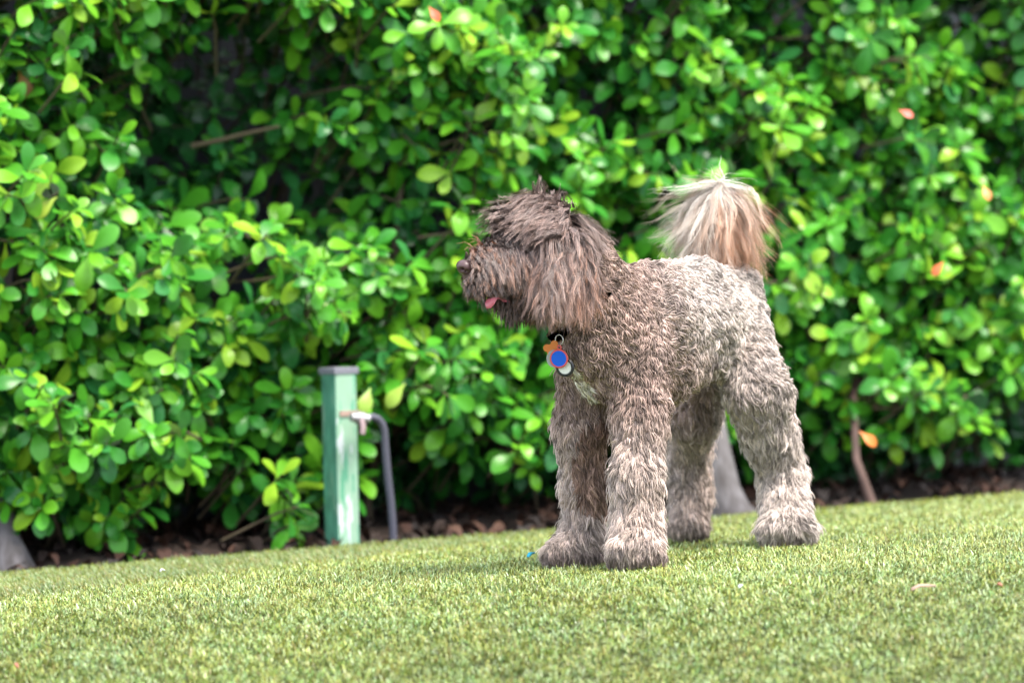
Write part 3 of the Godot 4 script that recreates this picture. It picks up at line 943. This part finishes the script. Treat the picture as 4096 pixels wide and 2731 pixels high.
func dress(dog: Node3D, fl: Flesh, skin: Sheet) -> void:
	var fur := tinted(0.55, 0.4, 0.12)
	var kinds := [lock_mesh(10, 2.9, 1.4, 0.05, 0.14), lock_mesh(10, 4.0, 1.6, 0.05, 0.13), lock_mesh(10, 2.1, 1.15, 0.046, 0.14), lock_mesh(9, 2.0, 1.05, 0.05, 0.14), lock_mesh(9, 1.15, 0.85, 0.045, 0.13), lock_mesh(8, 1.6, 1.1, 0.045, 0.16)]
	var places := [[], [], [], [], [], []]
	var cols := []
	for k in 6: cols.append(PackedColorArray())
	var head := Sheet.new()
	var ears := [Sheet.new(), Sheet.new()]
	var plume := Sheet.new()
	var brown := Color(0.085, 0.056, 0.048)
	var light := Color(0.30, 0.215, 0.19)
	var copper := Color(0.46, 0.20, 0.105)
	var spill := 0.0
	for q in skin.i.size() / 3:
		var a := skin.v[skin.i[q * 3]]
		var b := skin.v[skin.i[q * 3 + 1]]
		var c := skin.v[skin.i[q * 3 + 2]]
		var area := (b - a).cross(c - a).length() * 0.5
		var mid := (a + b + c) / 3.0
		var on_tail := mid.y > 0.62 and mid.x > 0.08
		var on_head := mid.x < -0.118 + (mid.y - 0.62) * 0.12 and mid.y > 0.49 and mid.z > 0.05
		var dense := 38000.0
		if on_head: dense = 24000.0
		if on_tail: dense = 42000.0 if mid.y < 0.70 else 95000.0
		spill += area * dense
		while spill >= 1.0:
			spill -= 1.0
			var r1 := sqrt(rng.randf())
			var r2 := rng.randf()
			var p := a * (1.0 - r1) + b * r1 * (1.0 - r2) + c * r1 * r2
			var n := (skin.n[skin.i[q * 3]] + skin.n[skin.i[q * 3 + 1]] + skin.n[skin.i[q * 3 + 2]]).normalized()
			if on_head:
				head_hair(head, ears, fl, p, n, brown, light, copper)
				continue
			if on_tail:
				if p.y > 0.655:
					tail_hair(plume, p, n)
					continue
			# flow of the coat
			var flow := Vector3(0.57, -0.6, -0.82)
			var kind := 0
			var long := 0.030
			if p.x < 0.02:
				flow = Vector3(0.25, -1.0, -0.1)
				kind = 1 if rng.randf() < 0.55 else 0
				long = 0.029
			if p.x > 0.06 and p.y > 0.36:
				kind = 3 if rng.randf() < 0.6 else 2
				long = 0.025
			if p.x < -0.02 and p.y > 0.56:
				flow = Vector3(0.6, -0.75, -0.4)
				kind = 0 if rng.randf() < 0.6 else 3
				long = 0.027
			var leg := smoothstep(0.50, 0.24, p.y + rng.randfn() * 0.05)
			flow = flow.normalized().lerp((Vector3(0.08, -1, 0.0) + n * Vector3(0.35, 0, 0.35)).normalized(), leg)
			if rng.randf() < leg:
				kind = 4 if rng.randf() < 0.6 else 5
				long = rnd(0.020, 0.031) if p.y > 0.05 else 0.019
			flow = (flow - n * flow.dot(n))
			if flow.length() < 0.05: continue
			flow = flow.normalized()
			var whirl := fine_noise.get_noise_3d(p.x * 24.0, p.y * 24.0, p.z * 24.0) * 1.9 + rng.randfn() * 0.25
			whirl *= 1.0 - 0.45 * leg
			flow = flow.rotated(n, whirl)
			var side := flow.cross(n)
			var l := long * rnd(0.75, 1.3)
			var wide := l * rnd(0.85, 1.15)
			places[kind].append(Transform3D(Basis(side * wide, flow * l, n * l * rnd(0.7, 1.3)), p - n * 0.003))
			var col := coat_colour(p) * clampf(1.0 + fine_noise.get_noise_3d(p.x * 55.0, p.y * 38.0, p.z * 55.0) * 0.95 + rng.randfn() * 0.22, 0.35, 1.9)
			col.a = 1.0
			cols[kind].append(col)
	for k in 6:
		copies("coat", kinds[k], fur, places[k], cols[k], dog)
	# loose crown tuft, brow fringe and the copper curl on the bridge of the nose
	for j in 16:
		clump(head, fl, Vector3(-0.220, 0.731, 0.202) + ball() * 0.012, Vector3(0, 0.9, 0.4), Vector3(-0.05, 1, 0.1) + ball() * 0.45, rnd(0.030, 0.058), 0.1, 0.004, 12, 0.0013, brown, light, 0.22)
	for j in 26:
		clump(head, fl, Vector3(-0.175, 0.730, 0.202) + Vector3(rng.randfn() * 0.022, rnd(-0.01, 0.005), rnd(-0.03, 0.04)), Vector3(0, 0.9, 0.4), Vector3(0.1, 0.8, 0.25) + ball() * 0.8, rnd(0.025, 0.048), 0.5, 0.004, 12, 0.0013, brown, light, 0.3)
	for j in 18:
		clump(head, null, Vector3(-0.338, 0.645, 0.233) + ball() * Vector3(0.016, 0.005, 0.012), Vector3(-0.2, 0.9, 0.3), Vector3(rnd(-0.7, 0.2), 1.0, 0.1), rnd(0.030, 0.055), rnd(0.6, 2.2), 0.0035, 8, 0.0011, brown.lerp(copper, 0.5), copper * 1.3, 0.35)
	for j in 22:
		clump(head, null, Vector3(-0.355, 0.596, 0.232) + ball() * Vector3(0.012, 0.008, 0.018), Vector3(-0.7, 0, 0.5), Vector3(-0.35, -1.0, 0.15), rnd(0.014, 0.028), 0.5, 0.004, 10, 0.0009, brown, brown.lerp(copper, rng.randf()), 0.14)
	# single flyaway hairs on the crown and over the tail
	for j in 70:
		clump(head, fl, Vector3(-0.193, 0.734, 0.192) + Vector3(rng.randfn() * 0.045, rnd(-0.02, 0.0), rng.randfn() * 0.025), Vector3(0, 0.9, 0.4), Vector3(rng.randfn() * 0.6, 1.0, 0.2), rnd(0.02, 0.045), 0.2, 0.001, 1, 0.0007, light, light, 0.3)
	for j in 60:
		clump(plume, null, Vector3(0.177, 0.787, -0.328) + ball() * 0.016, Vector3(0, 0.5, 0.8), Vector3(rng.randfn(), rnd(-0.2, 0.9), rng.randfn()), rnd(0.05, 0.12), 0.9, 0.001, 1, 0.0007, Color(0.8, 0.72, 0.65), Color(0.8, 0.66, 0.55), 0.4)
	var strand := tinted(0.36, 0.6, 0.1)
	part("head_hair", head.mesh(), strand, dog).set_meta("kind", "stuff")
	for k in 2:
		part("ear_hair", ears[k].mesh(), strand, dog).set_meta("kind", "stuff")
	part("tail_plume", plume.mesh(), strand, dog).set_meta("kind", "stuff")

func head_hair(head: Sheet, ears: Array, fl: Flesh, p: Vector3, n: Vector3, brown: Color, light: Color, copper: Color) -> void:
	var tip := light.lerp(copper, clampf(rng.randfn() * 0.35 + 0.3, 0.0, 1.0))
	var base := brown.lerp(light, clampf(rng.randfn() * 0.3 + 0.25, 0.0, 1.0))
	var away := signf(n.z) if absf(n.z) > 0.2 else signf(p.z - 0.19)
	var hang := Vector3(rng.randfn() * 0.12, -1.0, 0.12 * away)
	var ear := absf(p.z - 0.19) > 0.09 and p.x > -0.235 and p.y < 0.672
	if ear:
		var long := clampf(p.y - 0.485, 0.035, 0.13) * rnd(0.6, 1.12)
		tip = tip.lerp(copper, smoothstep(-0.19, -0.13, p.x) * 0.4)
		clump(ears[0] if p.z > 0.19 else ears[1], fl, p, n, n * 0.4 + hang + Vector3(lerpf(0.04, -0.24, smoothstep(-0.18, -0.125, p.x)), 0, 0) + ball() * 0.2, long, 1.5, 0.0062, 18, 0.00085, base, tip, 0.42)
	elif p.x > -0.235 and p.y < 0.655:   # cheeks
		clump(head, fl, p, n, n * 0.4 + hang, clampf(p.y - 0.52, 0.015, 0.05) * rnd(0.75, 1.1), 1.4, 0.005, 14, 0.00095, base, tip, 0.17)
	elif p.x < -0.245 and p.y > 0.683:   # brow: a fringe that juts forward
		clump(head, fl, p, n, n * 0.3 + Vector3(-1.0, 0.02, 0.25 * away) + ball() * 0.2, rnd(0.020, 0.036), 0.3, 0.0045, 16, 0.0009, base, light.lerp(tip, 0.2) * 1.15, 0.2)
	elif p.y > 0.655 and p.x > -0.245:   # crown
		var fwd := Vector3(-0.95, -0.22, 0.3 * away)
		if p.x > -0.16: fwd = Vector3(0.35, -0.7, 0.35 * away)
		var crown_long := rnd(0.040, 0.070) * lerpf(1.0, 0.5, smoothstep(0.70, 0.66, p.y) * smoothstep(-0.19, -0.23, p.x))
		clump(head, fl, p, n, n * 0.5 + fwd * 0.9 + ball() * 0.22, crown_long, 0.7, 0.0058, 19, 0.0008, base, light.lerp(tip, 0.3) * 1.15, 0.2)
	elif p.y > 0.652 and p.x < -0.235:   # the hollow round the eyes
		clump(head, fl, p, n, n * 0.12 + Vector3(0.6, -0.8, 0.1 * away), rnd(0.010, 0.02), 0.5, 0.0035, 12, 0.0009, brown, base, 0.14)
	elif p.y < 0.562 and p.x < -0.17 and n.y < 0.3:   # beard under the jaw
		clump(head, fl, p, n, n * 0.35 + Vector3(-0.1, -1, 0), rnd(0.016, 0.03), 0.8, 0.003, 9, 0.0010, Color(0.06, 0.04, 0.033), Color(0.16, 0.085, 0.055), 0.15)
	else:   # muzzle
		var off_nose := (p - Vector3(-0.371, 0.615, 0.241)).length()
		if off_nose < 0.023 or p.x < -0.374: return
		var near := smoothstep(0.085, 0.025, off_nose)
		var long := clampf(p.y - 0.556, 0.012, 0.08) * rnd(0.55, 1.12)
		long = lerpf(long, rnd(0.012, 0.024), near)
		var away_nose := (p - Vector3(-0.376, 0.621, 0.229)).normalized()
		var d := n * (0.4 - 0.25 * clampf(n.y, 0.0, 1.0)) + Vector3(0.34, -0.75, 0.12 * away) + ball() * 0.13 + away_nose * near * 0.8
		clump(head, fl, p, n, d, long, 1.0, 0.005, 16, 0.00085, base, tip, 0.24)

func tail_hair(s: Sheet, p: Vector3, n: Vector3) -> void:
	var cream := Color(0.86, 0.765, 0.68)
	var tan := Color(0.76, 0.375, 0.20)
	var up := smoothstep(0.64, 0.80, p.y)
	var a := rnd(-PI, PI)
	var out := Vector3(cos(a) + 0.22, 0.0, sin(a) * 0.75)
	var left := smoothstep(0.2, 0.75, -out.x) * rnd(0.15, 1.0)
	var d := Vector3(out.x * (rnd(0.15, 1.0) + 0.5 * left), rnd(-0.9, -0.12) * (1.0 - 0.55 * left), out.z * rnd(0.15, 0.9)) + n * 0.2 + ball() * 0.15
	var long := rnd(0.09, 0.19) * (0.66 + 0.45 * up) 
	var tip := cream.lerp(tan, clampf(1.05 * smoothstep(-0.75, 0.0, out.x) + 0.25 * (1.0 - up) + rng.randfn() * 0.3, 0.0, 1.0))
	clump(s, null, p, n, d, long, rnd(1.0, 2.2) * (1.0 - 0.8 * left), 0.010, 20, 0.00085, cream * rnd(0.7, 1.15), tip * rnd(0.75, 1.1), 0.34, 0.3)

func pebble(scale_to: Vector3, dents := []) -> ArrayMesh:
	var s := Sheet.new()
	for k in 25:
		for j in 36:
			var th := PI * k / 24.0
			var ph := TAU * j / 36.0
			var d := Vector3(sin(th) * cos(ph), cos(th), sin(th) * sin(ph))
			var r := 1.0
			for e in dents:
				r -= e[1] * exp(-(d - e[0]).length_squared() * e[2])
			s.v.append(d * r * scale_to)
	for k in 24:
		for j in 36:
			s.quad(k * 36 + j, (k + 1) * 36 + j, (k + 1) * 36 + (j + 1) % 36, k * 36 + (j + 1) % 36)
	return s.mesh()

func face_parts(dog: Node3D) -> void:
	var nose := paint(Color(0.095, 0.052, 0.052), 0.34)
	part("nose", pebble(Vector3(0.0175, 0.0150, 0.019), [[Vector3(-0.30, -0.45, 0.84), 0.6, 22.0], [Vector3(-0.30, -0.45, -0.84), 0.6, 22.0], [Vector3(0.25, -0.62, 0.75), 0.35, 18.0], [Vector3(-1, -0.5, 0), 0.2, 20.0], [Vector3(0, 1, 0), 0.16, 3.0]]), nose, dog, Transform3D(Basis(Vector3(0, 0, 1), -0.2) * 1.08, Vector3(-0.374, 0.616, 0.248)))
	var tongue := Sheet.new()
	var mid := [Vector3(-0.288, 0.549, 0.244), Vector3(-0.303, 0.551, 0.252), Vector3(-0.314, 0.555, 0.258), Vector3(-0.323, 0.551, 0.264), Vector3(-0.327, 0.542, 0.266), Vector3(-0.330, 0.535, 0.265)]
	var half := [0.008, 0.0105, 0.0125, 0.0135, 0.012, 0.006]
	for k in 6:
		var across := Vector3(0.15, -0.35, 0.9).lerp(Vector3(0.72, 0.12, 0.68), clampf((k - 1) / 2.0, 0.0, 1.0)).normalized()
		for j in 5:
			var u := (j - 2) / 2.0
			tongue.v.append(mid[k] + across * u * half[k] + Vector3(0, 0, -absf(u) * 0.002))
	for k in 5:
		for j in 4:
			var o := k * 5 + j
			tongue.quad(o, o + 1, o + 6, o + 5)
	var top := tongue.v.size()
	for k in top:
		tongue.v.append(tongue.v[k] - Vector3(-0.002, 0.004, 0))
	for k in 5:
		for j in 4:
			var o := top + k * 5 + j
			tongue.quad(o, o + 5, o + 6, o + 1)
	for k in 5:
		for j in [0, 4]:
			var o: int = k * 5 + j
			tongue.quad(o, o + 5, o + 5 + top, o + top)
	for j in 4:
		tongue.quad(25 + j, 26 + j, 26 + j + top, 25 + j + top)
	part("tongue", tongue.mesh(), paint(Color(0.50, 0.125, 0.155), 0.28), dog)
	for z in [0.036, -0.036]:
		part("eye", pebble(Vector3(0.010, 0.010, 0.008)), paint(Color(0.02, 0.012, 0.008), 0.1), dog, Transform3D(Basis(), Vector3(-0.292, 0.655, 0.208) + Vector3(0, 0, z)))

func disc(r: float, thick: float, round_edge := 0.3, hole := 0.0) -> ArrayMesh:   # facing +z
	var s := Sheet.new()
	var e := thick * round_edge
	var prof := [[hole, -thick * 0.5], [r - e, -thick * 0.5], [r, -thick * 0.5 + e], [r, thick * 0.5 - e], [r - e, thick * 0.5], [hole, thick * 0.5], [hole, -thick * 0.5]]
	for q in prof:
		for j in 28:
			s.v.append(Vector3(cos(TAU * j / 28.0) * q[0], sin(TAU * j / 28.0) * q[0], q[1]))
	for k in 6:
		if k == 5 and hole == 0.0: continue
		for j in 28:
			s.quad(k * 28 + j, (k + 1) * 28 + j, (k + 1) * 28 + (j + 1) % 28, k * 28 + (j + 1) % 28)
	return s.mesh()

func collar() -> void:
	var at := Vector3(-0.138, 0.522, 0.145)
	var c := thing("dog_collar", "camouflage and black collar half buried in the fur of the neck", "collar", ROOT + at)
	var ax := Vector3(0.75, 0.66, -0.12).normalized() * 0.088
	var az := Vector3(0.1, 0, 1.0).normalized() * 0.108
	var lift := ax.cross(az).normalized()
	if lift.y < 0: lift = -lift
	var img := Image.create(512, 32, false, Image.FORMAT_RGB8)
	var n := FastNoiseLite.new()
	n.seed = 2; n.frequency = 0.03
	for y in 32:
		for x in 512:
			var v := n.get_noise_2d(x, y)
			var col := Color(0.14, 0.13, 0.06)
			if v > 0.18: col = Color(0.28, 0.27, 0.10)
			elif v < -0.15: col = Color(0.02, 0.025, 0.018)
			if y < 2 or y > 29: col = Color(0.015, 0.015, 0.018)
			img.set_pixel(x, y, col.linear_to_srgb())
	var cm := StandardMaterial3D.new()
	cm.albedo_texture = ImageTexture.create_from_image(img)
	cm.roughness = 0.7
	var s := Sheet.new()
	for k in 49:
		var a := TAU * k / 48.0
		var r := ax * cos(a) + az * sin(a)
		for q in [[1.0, -0.010], [1.025, -0.010], [1.025, 0.010], [1.0, 0.010]]:
			s.v.append(r * q[0] + lift * q[1])
			s.n.append(r.normalized())
			s.uv.append(Vector2(k / 12.0, 0.98 if q[1] < 0 else 0.02))
	for k in 48:
		for q in 4:
			var o := k * 4 + q
			var o2 := k * 4 + (q + 1) % 4
			s.quad(o, o2, o2 + 4, o + 4)
	part("band", s.mesh(), cm, c)
	var black := paint(Color(0.02, 0.021, 0.025), 0.35)
	var metal := paint(Color(0.6, 0.58, 0.52), 0.25)
	metal.metallic = 0.9
	var buckle := Sheet.new()
	for k in 7:
		var a := 2.2 - k * 0.06 - 0.55
		var r := ax * cos(a) + az * sin(a)
		for q in [[1.02, -0.013], [1.075, -0.011], [1.075, 0.011], [1.02, 0.013]]:
			buckle.v.append(r * q[0] + lift * q[1])
	for k in 6:
		for q in 4:
			var o := k * 4 + q
			var o2 := k * 4 + (q + 1) % 4
			buckle.quad(o, o2, o2 + 4, o + 4)
	for o in [0, 24]: buckle.quad(o, o + 1, o + 2, o + 3)
	part("buckle", buckle.mesh(), black, c)
	var d_ring := Sheet.new()
	var path := []
	var radii := []
	for k in 13:
		var a := TAU * k / 12.0
		path.append(Vector3(-0.187, 0.463, 0.227) - at + Vector3(cos(a) * 0.008, sin(a) * 0.011, cos(a) * 0.004))
		radii.append(0.0013)
	d_ring.tube(path, radii, 6)
	part("ring", d_ring.mesh(), metal, c)
	# tags that hang from the ring
	var turn := Basis(Vector3.UP, -0.30) * Basis(Vector3.RIGHT, 0.08)
	var blue := thing("round_tag", "round blue dog tag with coral red rim hanging from the collar", "tag", ROOT + Vector3(-0.189, 0.426, 0.254))
	blue.basis = turn
	var red := paint(Color(0.62, 0.09, 0.08), 0.35)
	part("rim", disc(0.0195, 0.0026, 0.4, 0.0160), red, blue)
	part("face", disc(0.0163, 0.0018, 0.2), paint(Color(0.012, 0.12, 0.66), 0.15), blue)
	part("loop", disc(0.0052, 0.0024, 0.4, 0.0025), red, blue, Transform3D(Basis(), Vector3(0.002, 0.0228, 0)))
	var tr := thing("round_tag", "round white disc in a black holder hanging below the blue tag", "tag", ROOT + Vector3(-0.177, 0.408, 0.244))
	tr.basis = turn
	part("holder", disc(0.0195, 0.006, 0.45, 0.0142), black, tr)
	part("face", disc(0.0146, 0.005, 0.3), paint(Color(0.74, 0.76, 0.70), 0.3), tr)
	var strap := Sheet.new()
	strap.tube([Vector3(-0.001, 0.018, 0), Vector3(0.0, 0.027, 0.0), Vector3(-0.004, 0.034, 0), Vector3(-0.008, 0.040, 0)], [0.006, 0.0042, 0.0028, 0.0022], 8)
	part("holder_loop", strap.mesh(), black, tr)
	var grey := thing("round_tag", "plain grey metal tag tucked behind the blue tag", "tag", ROOT + Vector3(-0.198, 0.426, 0.246))
	grey.basis = Basis(Vector3.UP, -0.5)
	part("face", disc(0.0175, 0.0016, 0.3), paint(Color(0.28, 0.32, 0.28), 0.4), grey)
	part("rim", disc(0.0185, 0.0022, 0.4, 0.0172), metal, grey)
	var bone := Sheet.new()
	var bm := paint(Color(0.60, 0.17, 0.008), 0.35)
	var bt := thing("bone_tag", "orange bone shaped dog tag beside the blue tag", "tag", ROOT + Vector3(-0.200, 0.441, 0.242))
	bt.basis = Basis(Vector3.UP, -0.25) * Basis(Vector3(0, 0, 1), 0.45)
	var outline := PackedVector2Array()
	for e in [[1, 1], [-1, 1], [-1, -1], [1, -1]]:
		var mid := Vector2(e[0] * 0.0085, e[1] * 0.0115)
		for k in 11:
			var a := atan2(float(e[1]), float(e[0])) + (k - 5) * 0.36
			outline.append(mid + Vector2(cos(a), sin(a)) * 0.0078)
	var cent := bone.v.size()
	for z in [0.0009, -0.0009]:
		for q in outline: bone.v.append(Vector3(q.x, q.y, z))
	var m := outline.size()
	bone.v.append(Vector3(0, 0, 0.0009)); bone.v.append(Vector3(0, 0, -0.0009))
	for k in m:
		var k2 := (k + 1) % m
		bone.i.append_array([2 * m, k2, k, 2 * m + 1, m + k, m + k2])
		bone.quad(k, k2, m + k2, m + k)
	part("plate", bone.mesh(), bm, bt)
